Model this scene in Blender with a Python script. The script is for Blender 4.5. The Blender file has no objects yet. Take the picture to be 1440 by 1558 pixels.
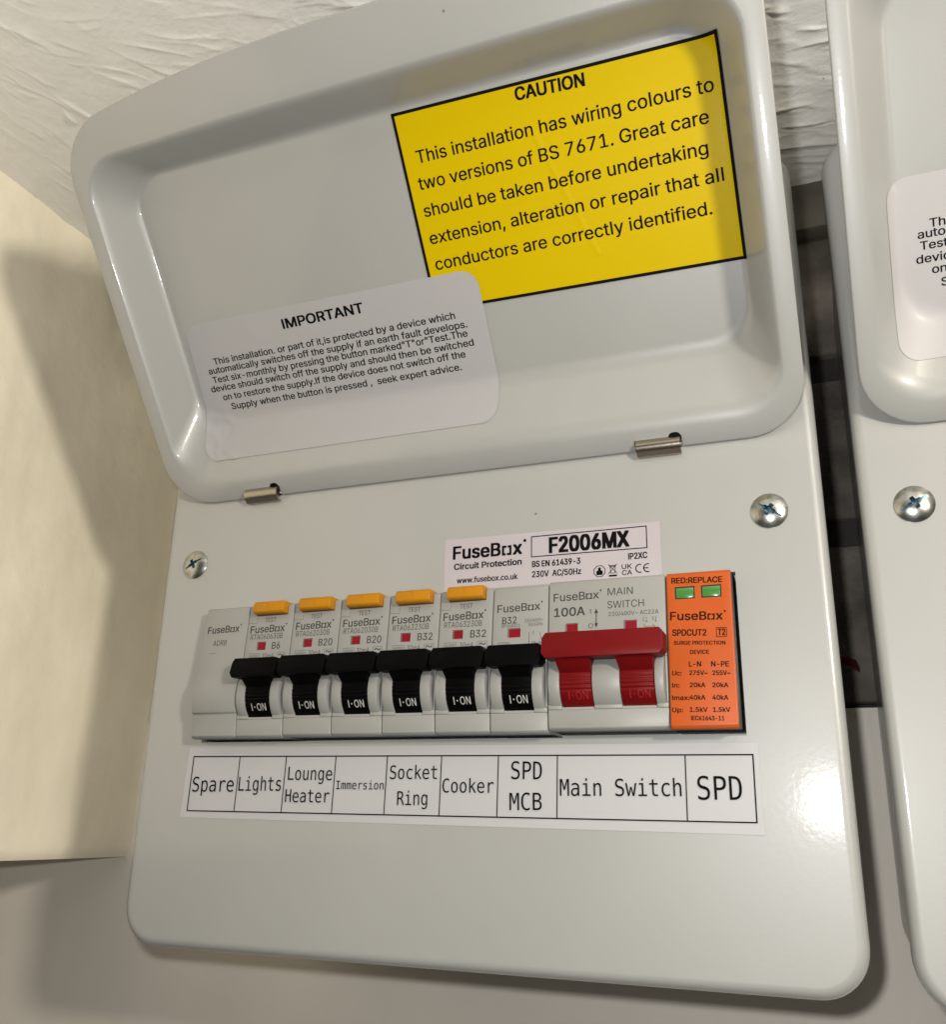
import bpy, bmesh, math, random, os
import numpy as np
from mathutils import Vector, Matrix, noise
from mathutils.bvhtree import BVHTree
from mathutils.geometry import delaunay_2d_cdt

# ------------------------------------------------------------------ camera, world, lamps, exposure
S = 0.001                                   # everything below is written in millimetres
C = bpy.context.scene.collection
scn = bpy.context.scene
PXW, PXH, F_PX = 1440.0, 1558.0, 1425.97    # photograph size and focal length in its pixels
CAM = Vector((232.904, -273.655, 41.056))
RIGHT = Vector((0.9309357, 0.3646908, 0.0189545))
DOWN = Vector((-0.0975619, 0.2983902, -0.9494446))
FWD = Vector((-0.3519095, 0.8820226, 0.3133620))
cd = bpy.data.cameras.new('camera'); cam = bpy.data.objects.new('camera', cd); C.objects.link(cam)
cd.sensor_fit = 'HORIZONTAL'; cd.sensor_width = 36.0; cd.lens = 36.0 * F_PX / PXW
cd.clip_start = 0.01; cd.clip_end = 50
m = Matrix.Identity(4)
for i in range(3):
    m[i][0] = RIGHT[i]; m[i][1] = -DOWN[i]; m[i][2] = -FWD[i]; m[i][3] = CAM[i] * S
cam.matrix_world = m
scn.camera = cam
w = bpy.data.worlds.new('World'); scn.world = w; w.use_nodes = True
w.node_tree.nodes['Background'].inputs[0].default_value = (1.0, 0.95, 0.87, 1)
w.node_tree.nodes['Background'].inputs[1].default_value = 0.06

def point_lamp(name, loc, energy, radius, col):
    l = bpy.data.lights.new(name, 'POINT'); l.energy = energy; l.shadow_soft_size = radius * S; l.color = col
    o = bpy.data.objects.new(name, l); C.objects.link(o); o.location = Vector(loc) * S
    return o
point_lamp('camera_flash', (220.5, -274, 54), 1.55, 4.0, (1.0, 0.99, 0.985))
point_lamp('room_lamp', (520, -385, 178), 7.6, 25, (1.0, 0.925, 0.79))
vs = scn.view_settings; vs.view_transform = 'Standard'; vs.look = 'None'; vs.exposure = 0.16; vs.gamma = 1.0
vs.use_curve_mapping = False

# ------------------------------------------------------------------ materials
def mat(name, col, rough=0.5, metal=0.0, coat=0.0, coat_rough=0.05, spec=0.5, bump=None, mottle=None, alpha_mix=0.0, specks=False):
    """bump = list of (scale, strength, distance_mm); mottle = (scale, amount)"""
    mt = bpy.data.materials.new(name); mt.use_nodes = True
    nt = mt.node_tree; n = nt.nodes; b = n['Principled BSDF']
    b.inputs['Base Color'].default_value = (*col, 1); b.inputs['Roughness'].default_value = rough
    b.inputs['Metallic'].default_value = metal; b.inputs['Coat Weight'].default_value = coat
    b.inputs['Coat Roughness'].default_value = coat_rough; b.inputs['Specular IOR Level'].default_value = spec
    tc = n.new('ShaderNodeTexCoord')
    if mottle:
        nz = n.new('ShaderNodeTexNoise'); nz.inputs['Scale'].default_value = mottle[0]; nz.inputs['Detail'].default_value = 5
        nt.links.new(tc.outputs['Object'], nz.inputs['Vector'])
        mr = n.new('ShaderNodeMapRange'); mr.inputs['From Min'].default_value = 0.3; mr.inputs['From Max'].default_value = 0.7
        mr.inputs['To Min'].default_value = 1 - mottle[1]; mr.inputs['To Max'].default_value = 1 + mottle[1] * 0.5
        nt.links.new(nz.outputs['Fac'], mr.inputs['Value'])
        mx = n.new('ShaderNodeMix'); mx.data_type = 'RGBA'; mx.blend_type = 'MULTIPLY'; mx.inputs[0].default_value = 1
        mx.inputs[6].default_value = (*col, 1); nt.links.new(mr.outputs[0], mx.inputs[7])
        nt.links.new(mx.outputs[2], b.inputs['Base Color'])
    if specks:                               # a few grains of dust and tiny chips in the paint
        vo = n.new('ShaderNodeTexVoronoi'); vo.inputs['Scale'].default_value = 48; vo.inputs['Randomness'].default_value = 1
        nt.links.new(tc.outputs['Object'], vo.inputs['Vector'])
        sx = n.new('ShaderNodeSeparateColor'); nt.links.new(vo.outputs['Color'], sx.inputs[0])
        rr_ = n.new('ShaderNodeMapRange'); rr_.inputs['From Min'].default_value = 0.35; rr_.inputs['From Max'].default_value = 1.0
        rr_.inputs['To Min'].default_value = 0.0; rr_.inputs['To Max'].default_value = 0.028; nt.links.new(sx.outputs[0], rr_.inputs['Value'])
        lt = n.new('ShaderNodeMath'); lt.operation = 'LESS_THAN'; nt.links.new(vo.outputs['Distance'], lt.inputs[0]); nt.links.new(rr_.outputs[0], lt.inputs[1])
        m2 = n.new('ShaderNodeMix'); m2.data_type = 'RGBA'; nt.links.new(lt.outputs[0], m2.inputs[0])
        nt.links.new(b.inputs['Base Color'].links[0].from_socket, m2.inputs[6]); m2.inputs[7].default_value = (0.17, 0.15, 0.12, 1)
        nt.links.new(m2.outputs[2], b.inputs['Base Color'])
    prev = None
    for sc_, st, dist in (bump or []):
        nz = n.new('ShaderNodeTexNoise'); nz.inputs['Scale'].default_value = sc_; nz.inputs['Detail'].default_value = 3
        nt.links.new(tc.outputs['Object'], nz.inputs['Vector'])
        bp = n.new('ShaderNodeBump'); bp.inputs['Strength'].default_value = st; bp.inputs['Distance'].default_value = dist * S
        nt.links.new(nz.outputs['Fac'], bp.inputs['Height'])
        if prev: nt.links.new(prev.outputs[0], bp.inputs['Normal'])
        prev = bp
    if prev:
        nt.links.new(prev.outputs[0], b.inputs['Normal'])
        if coat: nt.links.new(prev.outputs[0], b.inputs['Coat Normal'])
    if alpha_mix:
        out = n['Material Output']; tr = n.new('ShaderNodeBsdfTransparent'); mx = n.new('ShaderNodeMixShader')
        mx.inputs[0].default_value = alpha_mix
        nt.links.new(b.outputs[0], mx.inputs[1]); nt.links.new(tr.outputs[0], mx.inputs[2]); nt.links.new(mx.outputs[0], out.inputs[0])
    return mt

M = {}
M['steel'] = mat('white_powder_coat', (0.328, 0.330, 0.319), 0.42, spec=0.75, coat=0.55, coat_rough=0.085, bump=[(650, 0.10, 0.22), (60, 0.04, 0.8)], mottle=(18, 0.035), specks=True)
M['box'] = mat('white_powder_coat_body', (0.40, 0.395, 0.37), 0.4, coat=0.4, coat_rough=0.1, bump=[(400, 0.05, 0.25)])
M['zinc'] = mat('zinc_metal', (0.50, 0.50, 0.46), 0.27, 1.0, bump=[(900, 0.25, 0.15)], mottle=(400, 0.35))
M['recess'] = mat('blue_zinc_recess', (0.20, 0.33, 0.40), 0.25, 1.0, bump=[(1500, 0.3, 0.2)])
M['hinge'] = mat('hinge_steel', (0.40, 0.36, 0.30), 0.28, 1.0, bump=[(700, 0.2, 0.15)])
M['dark'] = mat('dark_plastic_and_gap_shade', (0.006, 0.006, 0.006), 0.45)
M['plastic'] = mat('light_grey_plastic', (0.27, 0.27, 0.256), 0.42, bump=[(2500, 0.10, 0.06)], mottle=(60, 0.05))
M['sill'] = mat('grey_plastic_sill', (0.33, 0.33, 0.32), 0.5)
M['black'] = mat('black_toggle_plastic', (0.0015, 0.0015, 0.0016), 0.5, spec=0.05, bump=[(2500, 0.10, 0.06)])
M['red'] = mat('red_toggle_plastic', (0.135, 0.003, 0.004), 0.42, spec=0.15, bump=[(2200, 0.10, 0.06)], mottle=(200, 0.06))
M['flag'] = mat('red_flag', (0.20, 0.004, 0.010), 0.4, spec=0.2)
M['amber'] = mat('amber_button_plastic', (0.43, 0.178, 0.003), 0.42, spec=0.25, bump=[(2200, 0.10, 0.06)])
M['orange'] = mat('orange_plastic', (0.44, 0.077, 0.009), 0.42, spec=0.3, bump=[(2200, 0.10, 0.06)], mottle=(80, 0.05))
M['green'] = mat('green_window', (0.055, 0.20, 0.045), 0.2, coat=0.5)
M['print_grey'] = mat('grey_print', (0.05, 0.05, 0.048), 0.7, spec=0.08)
M['print_black'] = mat('black_print', (0.003, 0.003, 0.0035), 0.7, spec=0.08)
M['print_dark'] = mat('dark_print', (0.018, 0.007, 0.004), 0.7, spec=0.08)
M['print_white'] = mat('white_print', (0.42, 0.42, 0.40), 0.7, spec=0.08)
M['print_red'] = mat('embossed_red', (0.26, 0.006, 0.010), 0.5)
M['yellow'] = mat('yellow_vinyl', (0.54, 0.39, 0.0), 0.42, spec=0.07, coat=0.05, coat_rough=0.10, bump=[(45, 0.10, 1.0), (350, 0.05, 0.2)])
M['sticker'] = mat('translucent_white_sticker', (0.40, 0.395, 0.405), 0.45, coat=0.08, coat_rough=0.2, bump=[(40, 0.12, 1.0)], alpha_mix=0.10)
M['lilac'] = mat('lilac_white_label', (0.40, 0.365, 0.39), 0.5, bump=[(60, 0.04, 0.6)])
M['paper'] = mat('white_paper_label', (0.42, 0.417, 0.43), 0.5, bump=[(70, 0.06, 0.6)])
M['ceiling'] = mat('plaster_ceiling_paint', (0.92, 0.915, 0.89), 0.5, bump=[(110, 0.30, 0.8), (450, 0.35, 0.5)], mottle=(9, 0.05), specks=True)
M['cream'] = mat('cream_wall_paint', (0.94, 0.87, 0.70), 0.42, bump=[(35, 0.5, 2.5), (120, 0.3, 1.0), (700, 0.2, 0.3)], mottle=(14, 0.12), specks=True)
M['wallpaint'] = mat('beige_wall_paint', (0.90, 0.84, 0.74), 0.6, bump=[(60, 0.12, 1.2), (700, 0.12, 0.3)], mottle=(10, 0.08))
M['brick'] = mat('dusty_brown_brick', (0.16, 0.14, 0.12), 0.9, bump=[(120, 0.8, 2.0), (600, 0.6, 0.8)], mottle=(45, 0.6))
M['mortar'] = mat('old_mortar', (0.05, 0.045, 0.04), 0.95, bump=[(300, 0.8, 1.0)], mottle=(60, 0.4))
M['timber'] = mat('painted_timber', (0.13, 0.115, 0.09), 0.7, bump=[(150, 0.4, 0.8)], mottle=(40, 0.4))
M['cable'] = mat('dark_red_cable', (0.12, 0.004, 0.006), 0.4)

# ------------------------------------------------------------------ frames and pixel rays
class Frame:
    """origin and tilt (rotation about X); local axes are (across, depth into wall, up)"""
    def __init__(self, o, a=0.0):
        self.o = Vector(o); self.a = a
        self.ex = Vector((1, 0, 0)); self.ey = Vector((0, math.cos(a), math.sin(a))); self.ez = Vector((0, -math.sin(a), math.cos(a)))
    def un(self, px, depth=0.0):
        """photo pixel -> local point on this frame's surface at the given depth (number or function of x, z)"""
        d = RIGHT * ((px[0] - PXW / 2) / F_PX) + DOWN * ((px[1] - PXH / 2) / F_PX) + FWD
        dep = depth if not callable(depth) else 0.0
        for _ in range(8):
            q = self.o + self.ey * dep
            t = (q - CAM).dot(self.ey) / d.dot(self.ey)
            r = CAM + d * t - self.o
            p = Vector((r.dot(self.ex), dep, r.dot(self.ez)))
            if not callable(depth): return p
            dep = depth(p.x, p.z); p.y = dep
        return p

def thing(name, frame, label, cat, group=None):
    o = bpy.data.objects.new(name, None); C.objects.link(o)
    o.empty_display_size = 0.01
    o.location = frame.o * S; o.rotation_euler = (frame.a, 0, 0)
    o['label'] = label; o['category'] = cat
    if group: o['group'] = group
    return o

def link(name, me, parent=None):
    o = bpy.data.objects.new(name, me); C.objects.link(o)
    if parent is not None: o.parent = parent
    return o

class MB:
    def __init__(self): self.v = []; self.f = []
    def add(self, vs_, fs):
        n = len(self.v); self.v += [tuple(p) for p in vs_]; self.f += [tuple(i + n for i in f) for f in fs]; return self
    def box(self, a, b):
        x0, y0, z0 = a; x1, y1, z1 = b
        return self.add([(x0,y0,z0),(x1,y0,z0),(x1,y1,z0),(x0,y1,z0),(x0,y0,z1),(x1,y0,z1),(x1,y1,z1),(x0,y1,z1)],
                 [(0,3,2,1),(4,5,6,7),(0,1,5,4),(1,2,6,5),(2,3,7,6),(3,0,4,7)])
    def prof(self, x0, x1, pz):
        """extrude a closed (p, z) outline along x; p counts towards the viewer"""
        n = len(pz)
        vs_ = [(x0, -p, z) for p, z in pz] + [(x1, -p, z) for p, z in pz]
        fs = [(i, (i + 1) % n, n + (i + 1) % n, n + i) for i in range(n)] + [tuple(range(n - 1, -1, -1)), tuple(range(n, 2 * n))]
        return self.add(vs_, fs)
    def flat(self, pts, dep):
        return self.add([(x, dep, z) for x, z in pts], [tuple(range(len(pts)))])
    def line(self, a, b, wd, dep):
        a = Vector(a); b = Vector(b); d = (b - a).normalized(); nn = Vector((-d.y, d.x)) * wd / 2
        a = a - d * wd / 2; b = b + d * wd / 2
        return self.flat([a + nn, b + nn, b - nn, a - nn][::-1], dep)
    def loop(self, pts, wd, dep, closed=True):
        k = len(pts)
        for i in range(k if closed else k - 1): self.line(pts[i], pts[(i + 1) % k], wd, dep)
        return self
    def build(self, name, material, parent=None, bevel=0.0, seg=2, smooth=False, fix=True):
        bm = bmesh.new()
        vv = [bm.verts.new(Vector(p) * S) for p in self.v]
        for f in self.f:
            try: bm.faces.new([vv[i] for i in f])
            except ValueError: pass
        if fix: bmesh.ops.recalc_face_normals(bm, faces=bm.faces[:])
        if bevel:
            es = [e for e in bm.edges if len(e.link_faces) == 2 and e.calc_face_angle(0) > 0.5]
            bmesh.ops.bevel(bm, geom=es, offset=bevel * S, segments=seg, profile=0.5, affect='EDGES', clamp_overlap=True)
        me = bpy.data.meshes.new(name); bm.to_mesh(me); bm.free()
        for mm in (material if isinstance(material, (list, tuple)) else [material]): me.materials.append(mm)
        if smooth or bevel:
            for p in me.polygons: p.use_smooth = True
            try: me.set_sharp_from_angle(angle=math.radians(40))
            except Exception: pass
        return link(name, me, parent)

def cut_housing(h, cutters):
    """cut windows into the upper block, then make it one mesh with the rest of the housing"""
    u = bpy.data.objects[h['upper']]; del h['upper']
    cut(u, cutters)
    bm = bmesh.new(); bm.from_mesh(h.data); bm.from_mesh(u.data)
    for f in bm.faces: f.material_index = 0
    bm.to_mesh(h.data); bm.free(); d = u.data; bpy.data.objects.remove(u); bpy.data.meshes.remove(d)
    try: h.data.set_sharp_from_angle(angle=math.radians(40))
    except Exception: pass

def cut(o, cutters):
    """boolean the cutters out of o, keep the resulting mesh, delete the cutters"""
    for c in cutters:
        md = o.modifiers.new('cut', 'BOOLEAN'); md.object = c; md.operation = 'DIFFERENCE'; md.solver = 'EXACT'
    bpy.context.view_layer.update()
    dg = bpy.context.evaluated_depsgraph_get()
    me = bpy.data.meshes.new_from_object(o.evaluated_get(dg), depsgraph=dg)
    o.modifiers.clear(); old = o.data; nm = old.name; o.data = me; bpy.data.meshes.remove(old); me.name = nm
    for c in cutters:
        d = c.data; bpy.data.objects.remove(c); bpy.data.meshes.remove(d)
    try: me.set_sharp_from_angle(angle=math.radians(40))
    except Exception: pass

# ------------------------------------------------------------------ lettering
def font(fn):
    try: return bpy.data.fonts.load(os.path.join(bpy.utils.resource_path('LOCAL'), 'datafiles', 'fonts', fn))
    except Exception: return None
FONTS = {'sans': font('Inter.woff2'), 'mono': font('DejaVuSansMono.woff2')}
_tc = {}
def glyphs(s, fnt='sans', bold=0.0):
    key = (s, fnt, bold)
    if key in _tc: return _tc[key]
    cu = bpy.data.curves.new('txt', 'FONT'); cu.body = s.replace('I', '\u0399').replace('l', '\u0399') if fnt == 'sans' and FONTS[fnt] else s; cu.size = 1.0; cu.resolution_u = 3; cu.fill_mode = 'NONE'
    if FONTS[fnt]: cu.font = FONTS[fnt]
    o = bpy.data.objects.new('txt', cu); C.objects.link(o); bpy.context.view_layer.update()
    dg = bpy.context.evaluated_depsgraph_get()
    me = bpy.data.meshes.new_from_object(o.evaluated_get(dg), depsgraph=dg)
    V_ = [v.co.to_2d() for v in me.vertices]; E_ = [tuple(e.vertices) for e in me.edges]
    bpy.data.objects.remove(o); bpy.data.curves.remove(cu); bpy.data.meshes.remove(me)
    # fill the outlines by winding number (some glyphs have overlapping contours)
    res = delaunay_2d_cdt(V_, E_, [], 0, 1e-6)
    P_ = np.array([tuple(v) for v in res[0]]); F_ = [tuple(f) for f in res[2]]
    c = np.array([P_[list(f)].mean(0) for f in F_]); wn = np.zeros(len(c))
    for i0, i1 in E_:
        a, b = V_[i0], V_[i1]; cr = (b.x - a.x) * (c[:, 1] - a.y) - (b.y - a.y) * (c[:, 0] - a.x)
        wn += (a.y <= c[:, 1]) & (b.y > c[:, 1]) & (cr > 0); wn -= (b.y <= c[:, 1]) & (a.y > c[:, 1]) & (cr < 0)
    r = ([tuple(p) for p in P_], [f for f, k in zip(F_, wn) if abs(k) > .5])
    _tc[key] = r
    return r
_cap = {}
def cap_h(fnt):
    if fnt not in _cap: _cap[fnt] = max(p[1] for p in glyphs('H', fnt)[0])
    return _cap[fnt]
def put(mb, s, A, B, cap, dep, fnt='sans', bold=0.0):
    """write s so that its ink runs from A to B (x, z) with the given cap height; dep = depth number or function"""
    vs_, fs = glyphs(s, fnt)
    x0 = min(p[0] for p in vs_); x1 = max(p[0] for p in vs_)
    A = Vector(A); B = Vector(B); L = (B - A).length; e = (B - A) / L; up = Vector((-e.y, e.x)); k = cap / cap_h(fnt)
    b = max(0.0, bold) * k                   # heavier weights are overprinted with small shifts
    for j, (ox, oy) in enumerate([(0, 0)] if b < 0.004 * k else [(-b, -b * .6), (b, -b * .6), (b, b * .6), (-b, b * .6)] + ([(0, 0)] if bold > .02 else [])):
        out = []
        for x, y in vs_:
            q = A + e * (b + (x - x0) / (x1 - x0) * (L - 2 * b) + ox) + up * (y * k * (1 - 2 * b * .6 / cap) + b * .6 + oy)
            out.append((q.x, (dep(q.x, q.y) if callable(dep) else dep) - .010 * j, q.y))
        mb.add(out, [tuple(f) for f in fs])
def put_px(mb, fr, s, pL, pR, cap, surf, lift, fnt='sans', bold=0.0):
    a = fr.un(pL, surf); b = fr.un(pR, surf)
    d = (lambda x, z: surf(x, z) - lift) if callable(surf) else surf - lift
    put(mb, s, (a.x, a.z), (b.x, b.z), cap, d, fnt, bold)
def brand(mb, A, B, cap, dep, bold=0.0, dot=True):
    """the maker's wordmark: letters, a broken square for the o, a small ring mark"""
    A = Vector(A); B = Vector(B); e = B - A; up = Vector((-e.y, e.x)).normalized()
    put(mb, 'FuseB', A, A + e * 0.695, cap, dep, 'sans', bold)
    put(mb, 'x', A + e * 0.865, B, cap, dep, 'sans', bold)
    h = cap * 0.73; t = cap * 0.17
    D = dep if callable(dep) else (lambda x, z: dep)
    def quad(u0, u1, v0, v1):
        ps = [A + e * u0 + up * v0, A + e * u1 + up * v0, A + e * u1 + up * v1, A + e * u0 + up * v1]
        mb.add([(p.x, D(p.x, p.y), p.y) for p in ps], [(0, 1, 2, 3)])
    tu = t / e.length
    quad(.712, .766, 0, t); quad(.782, .848, 0, t)
    quad(.712, .778, h - t, h); quad(.794, .848, h - t, h)
    quad(.712, .712 + tu, t, h - t); quad(.848 - tu, .848, t, h - t)
    if dot:
        c = B + e * 0.035 + up * cap * 0.98; r = cap * 0.12
        ps = [c + Vector((math.cos(i * math.pi / 5), math.sin(i * math.pi / 5))) * r for i in range(10)]
        mb.add([(p.x, D(p.x, p.y), p.y) for p in ps], [tuple(range(10))])

# ------------------------------------------------------------------ the setting
def relief(name, material, o, eu, ev, nu, nv, fn, nrm):
    """a gently uneven plastered surface: grid from corner o along eu, ev, pushed along nrm by fn(a, b) mm"""
    o = Vector(o); eu = Vector(eu); ev = Vector(ev); nrm = Vector(nrm); vs_ = []; fs = []
    for j in range(nv + 1):
        for i in range(nu + 1):
            p = o + eu * (i / nu) + ev * (j / nv); vs_.append((p + nrm * fn(p)) * S)
    for j in range(nv):
        for i in range(nu):
            a = j * (nu + 1) + i; fs.append((a, a + 1, a + nu + 2, a + nu + 1))
    me = bpy.data.meshes.new(name); me.from_pydata([tuple(v) for v in vs_], [], fs); me.materials.append(material)
    for p in me.polygons: p.use_smooth = True
    ob = link(name, me); ob['kind'] = 'structure'
    return ob

WALL_Y = 112.0; CEIL = 311.0; SIDE_X = -94.0
def ridge(x, y, z=0.0):
    n1 = noise.noise(Vector((x, y, z))); return 1 - abs(n1) * 2
# strokes of a brush dragged through wet plaster: sparse ridges that fan out of the corner
gx = np.concatenate([np.arange(SIDE_X - 6, 150, .6), np.arange(150, 300, 1.7), np.arange(300, 521, 8)])
gy = np.concatenate([np.arange(-420, -150, 6), np.arange(-150, WALL_Y + .9, .6)])
GX, GY = np.meshgrid(gx, gy); GH = np.zeros_like(GX)
rg = np.random.default_rng(11)
for k in range(1900):
    cx, cy = rg.uniform(SIDE_X, 330), rg.uniform(-200, WALL_Y)
    th = math.radians(float(np.interp(cx, [-95, -60, -10, 35, 150, 330], [112, 98, 46, 28, 20, 12])) + rg.normal(0, 14))
    ln = rg.uniform(3, 17); wd = rg.uniform(.35, 1.3); hh = rg.uniform(.05, .5) * (2.4 if k % 13 == 0 else .7); bend = rg.normal(0, .010)
    if k % 13 == 0: ln *= 1.5; wd *= 1.5
    sel = (abs(GX - cx) < ln + 8) & (abs(GY - cy) < ln + 8)
    X_, Y_ = GX[sel] - cx, GY[sel] - cy
    U_ = X_ * math.cos(th) + Y_ * math.sin(th); V_ = -X_ * math.sin(th) + Y_ * math.cos(th) + bend * U_ ** 2
    sh = 1.0 if rg.random() < .7 else -1.0
    V_ = V_ * sh
    prof_ = np.where(V_ > 0, np.exp(-np.abs(V_ / (wd * .4))), np.exp(-np.abs(V_ / (wd * 1.6)) ** 1.3))
    GH[sel] = np.maximum(GH[sel], 0) * 0 + GH[sel] + hh * prof_ * np.clip(1 - (U_ / ln) ** 2, 0, 1) ** 1.3
vs_ = []
for j in range(len(gy)):
    for i in range(len(gx)):
        x, y = float(gx[i]), float(gy[j])
        h_ = float(GH[j, i]) + 1.2 * noise.noise(Vector((x * .011, y * .011, 2))) + .22 * noise.noise(Vector((x * .09, y * .09, 4))) + .07 * noise.noise(Vector((x * .3, y * .3, 6)))
        vs_.append((x * S, y * S, (CEIL - h_) * S))
nx_ = len(gx); fs = [(j * nx_ + i, j * nx_ + i + 1, (j + 1) * nx_ + i + 1, (j + 1) * nx_ + i) for j in range(len(gy) - 1) for i in range(nx_ - 1)]
me = bpy.data.meshes.new('ceiling'); me.from_pydata(vs_, [], fs); me.materials.append(M['ceiling'])
me.polygons.foreach_set('use_smooth', [True] * len(me.polygons))
ce = link('ceiling', me); ce['kind'] = 'structure'
def side_relief(p):
    h = 1.5 * noise.noise(Vector((p.y * .012, p.z * .009, 1))) + 0.9 * noise.noise(Vector((p.y * .04, p.z * .018, 8))) + .25 * noise.noise(Vector((p.y * .13, p.z * .06, 5)))
    r = ridge(p.y * .02 + p.z * .004, p.z * .006, 3.1); h += 0.8 * max(0, r - .7) / .3 * max(0, noise.noise(Vector((p.y * .01, p.z * .01, 6))) + .2)
    t = max(0.0, 1 - (p.z - 22) / 5.0); h -= 2.0 * t * t       # worn, rounded lower edge
    return h
relief('wall_left', M['cream'], (SIDE_X, -420, 22), (0, 420 + WALL_Y, 0), (0, 0, CEIL - 22 + 4), 320, 220, side_relief, (1, 0, 0))
o = MB().box((SIDE_X - 240, -420, 22.2), (SIDE_X - 2.6, WALL_Y, CEIL)).build('wall_left_core', M['cream']); o['kind'] = 'structure'
def back_relief(p):
    return 0.5 * noise.noise(Vector((p.x * .01, 3, p.z * .01))) + 0.15 * noise.noise(Vector((p.x * .05, 7, p.z * .05))) + (.7 * noise.noise(Vector((p.x * .3, 2, p.z * .02))) if 225 < p.x < 262 else 0)
relief('wall_back', M['wallpaint'], (-420, WALL_Y, -330), (1000, 0, 0), (0, 0, 414.3), 700, 70, back_relief, (0, -1, 0))
relief('wall_corner', M['cream'], (SIDE_X - 2, WALL_Y + .3, 83), (150, 0, 0), (0, 0, CEIL - 83), 40, 60, back_relief, (0, -1, 0))
mw = MB().box((SIDE_X, WALL_Y + 5, 70), (580, WALL_Y + 40, CEIL + 8)).build('wall_masonry', M['mortar']); mw['kind'] = 'structure'
random.seed(4)
row = 0; z = 86.0
while z < 300:
    x = 120 - (row % 2) * 112
    while x < 480:
        dx, dy = random.uniform(-1, 1), random.uniform(-1.2, 1.2)
        MB().box((x + dx, WALL_Y + .8 + dy, z), (x + 210 + dx, WALL_Y + 20, z + 62)).build('brick', M['brick'], mw, bevel=2.5, seg=2)
        x += 222
    z += 73; row += 1
bt = MB().box((SIDE_X, WALL_Y - 11, 288), (580, WALL_Y + 1.5, CEIL + 3)).build('timber_batten', M['timber'], bevel=1.2)
bt['label'] = 'dark timber batten along the corner of wall and plaster ceiling'; bt['category'] = 'batten'

# ------------------------------------------------------------------ consumer units
W, H, RAD = 232.3, 256.0, 13.0
HZ, LID_A = 152.3, 0.665
ZB = 65.8; X0 = 25.4                        # the row of devices

def rr(l, r, b, t, rad, arch=0.0, n=10, ne=28, notch=None):
    """rounded rectangle, counter-clockwise from lower left; its upper edge may bow upward"""
    pts = []
    def edge(p, q):
        for i in range(1, ne): pts.append((p[0] + (q[0] - p[0]) * i / ne, p[1] + (q[1] - p[1]) * i / ne))
    def corner(cx, cy, a0):
        for i in range(n + 1):
            a = math.radians(a0 + 90 * i / n); pts.append((cx + rad * math.cos(a), cy + rad * math.sin(a)))
    corner(l + rad, b + rad, 180)
    if notch is None: edge((l + rad, b), (r - rad, b))
    else:                                   # slots for the hinges in the lower edge
        hs, lift = notch; last = l + rad
        for hx in hs + (None,):
            nxt = hx - 7.45 if hx else r - rad
            for i in range(1, 8): pts.append((last + (nxt - last) * i / 8, b))
            if hx:
                for dx, dz in ((-7.45, -9), (-7.4, 3.3), (0, 3.3), (3.2, 3.3), (3.7, 4.2), (4.6, 4.6), (5.8, 4.6), (6.7, 4.2), (7.2, 3.3), (7.4, 3.3), (7.45, -9)):
                    pts.append((hx + dx, max(b, dz) if lift else b))
                last = hx + 7.45
    corner(r - rad, b + rad, 270)
    edge((r, b + rad), (r, t - rad)); corner(r - rad, t - rad, 0); edge((r - rad, t), (l + rad, t)); corner(l + rad, t - rad, 90)
    edge((l, t - rad), (l, b + rad))
    if arch:
        cx = (l + r) / 2; hw = (r - l) / 2; mid = t - 30
        pts = [(x, z + (arch * (1 - abs((x - cx) / hw) ** 2.4) * min(1, max(0, (z - mid) / (t - mid))))) for x, z in pts]
    return pts

def loft(name, loops, material, parent, cap_last=True, hole=None):
    """loops: list of (points, depth); bridge them in turn; cap the last one, optionally around a rectangular hole"""
    bm = bmesh.new(); rings = []
    for pts, d in loops:
        rings.append([bm.verts.new((x * S, (d(x, z) if callable(d) else d) * S, z * S)) for x, z in pts])
    n = len(rings[0])
    for a, b in zip(rings, rings[1:]):
        for i in range(n): bm.faces.new((a[i], a[(i + 1) % n], b[(i + 1) % n], b[i]))
    if cap_last:
        if hole:
            d = loops[-1][1]; hx0, hx1, hz0, hz1 = hole
            hp = [(hx0, hz0), (hx1, hz0), (hx1, hz1), (hx0, hz1)]
            hv = [bm.verts.new((x * S, d * S, z * S)) for x, z in hp]; hb = [bm.verts.new((x * S, (d + 3) * S, z * S)) for x, z in hp]
            es = [bm.edges.new((hv[i], hv[(i + 1) % 4])) for i in range(4)]
            es += [bm.edges.get((rings[-1][i], rings[-1][(i + 1) % n])) for i in range(n)]
            bmesh.ops.triangle_fill(bm, edges=es, use_beauty=True)
            for i in range(4): bm.faces.new((hv[i], hb[i], hb[(i + 1) % 4], hv[(i + 1) % 4]))
        else:
            bm.faces.new(rings[-1])
    bmesh.ops.recalc_face_normals(bm, faces=bm.faces[:])
    me = bpy.data.meshes.new(name); bm.to_mesh(me); bm.free(); me.materials.append(material)
    for p in me.polygons: p.use_smooth = True
    try: me.set_sharp_from_angle(angle=math.radians(50))
    except Exception: pass
    return link(name, me, parent)

LID_D = 14.0
def s_curve(a, f=0.24):
    a = min(1, max(0, a)); k = 1 / (1 - f)
    if a < f: return k * a * a / (2 * f)
    if a > 1 - f: return 1 - k * (1 - a) ** 2 / (2 * f)
    return k * (a - f / 2)

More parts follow.
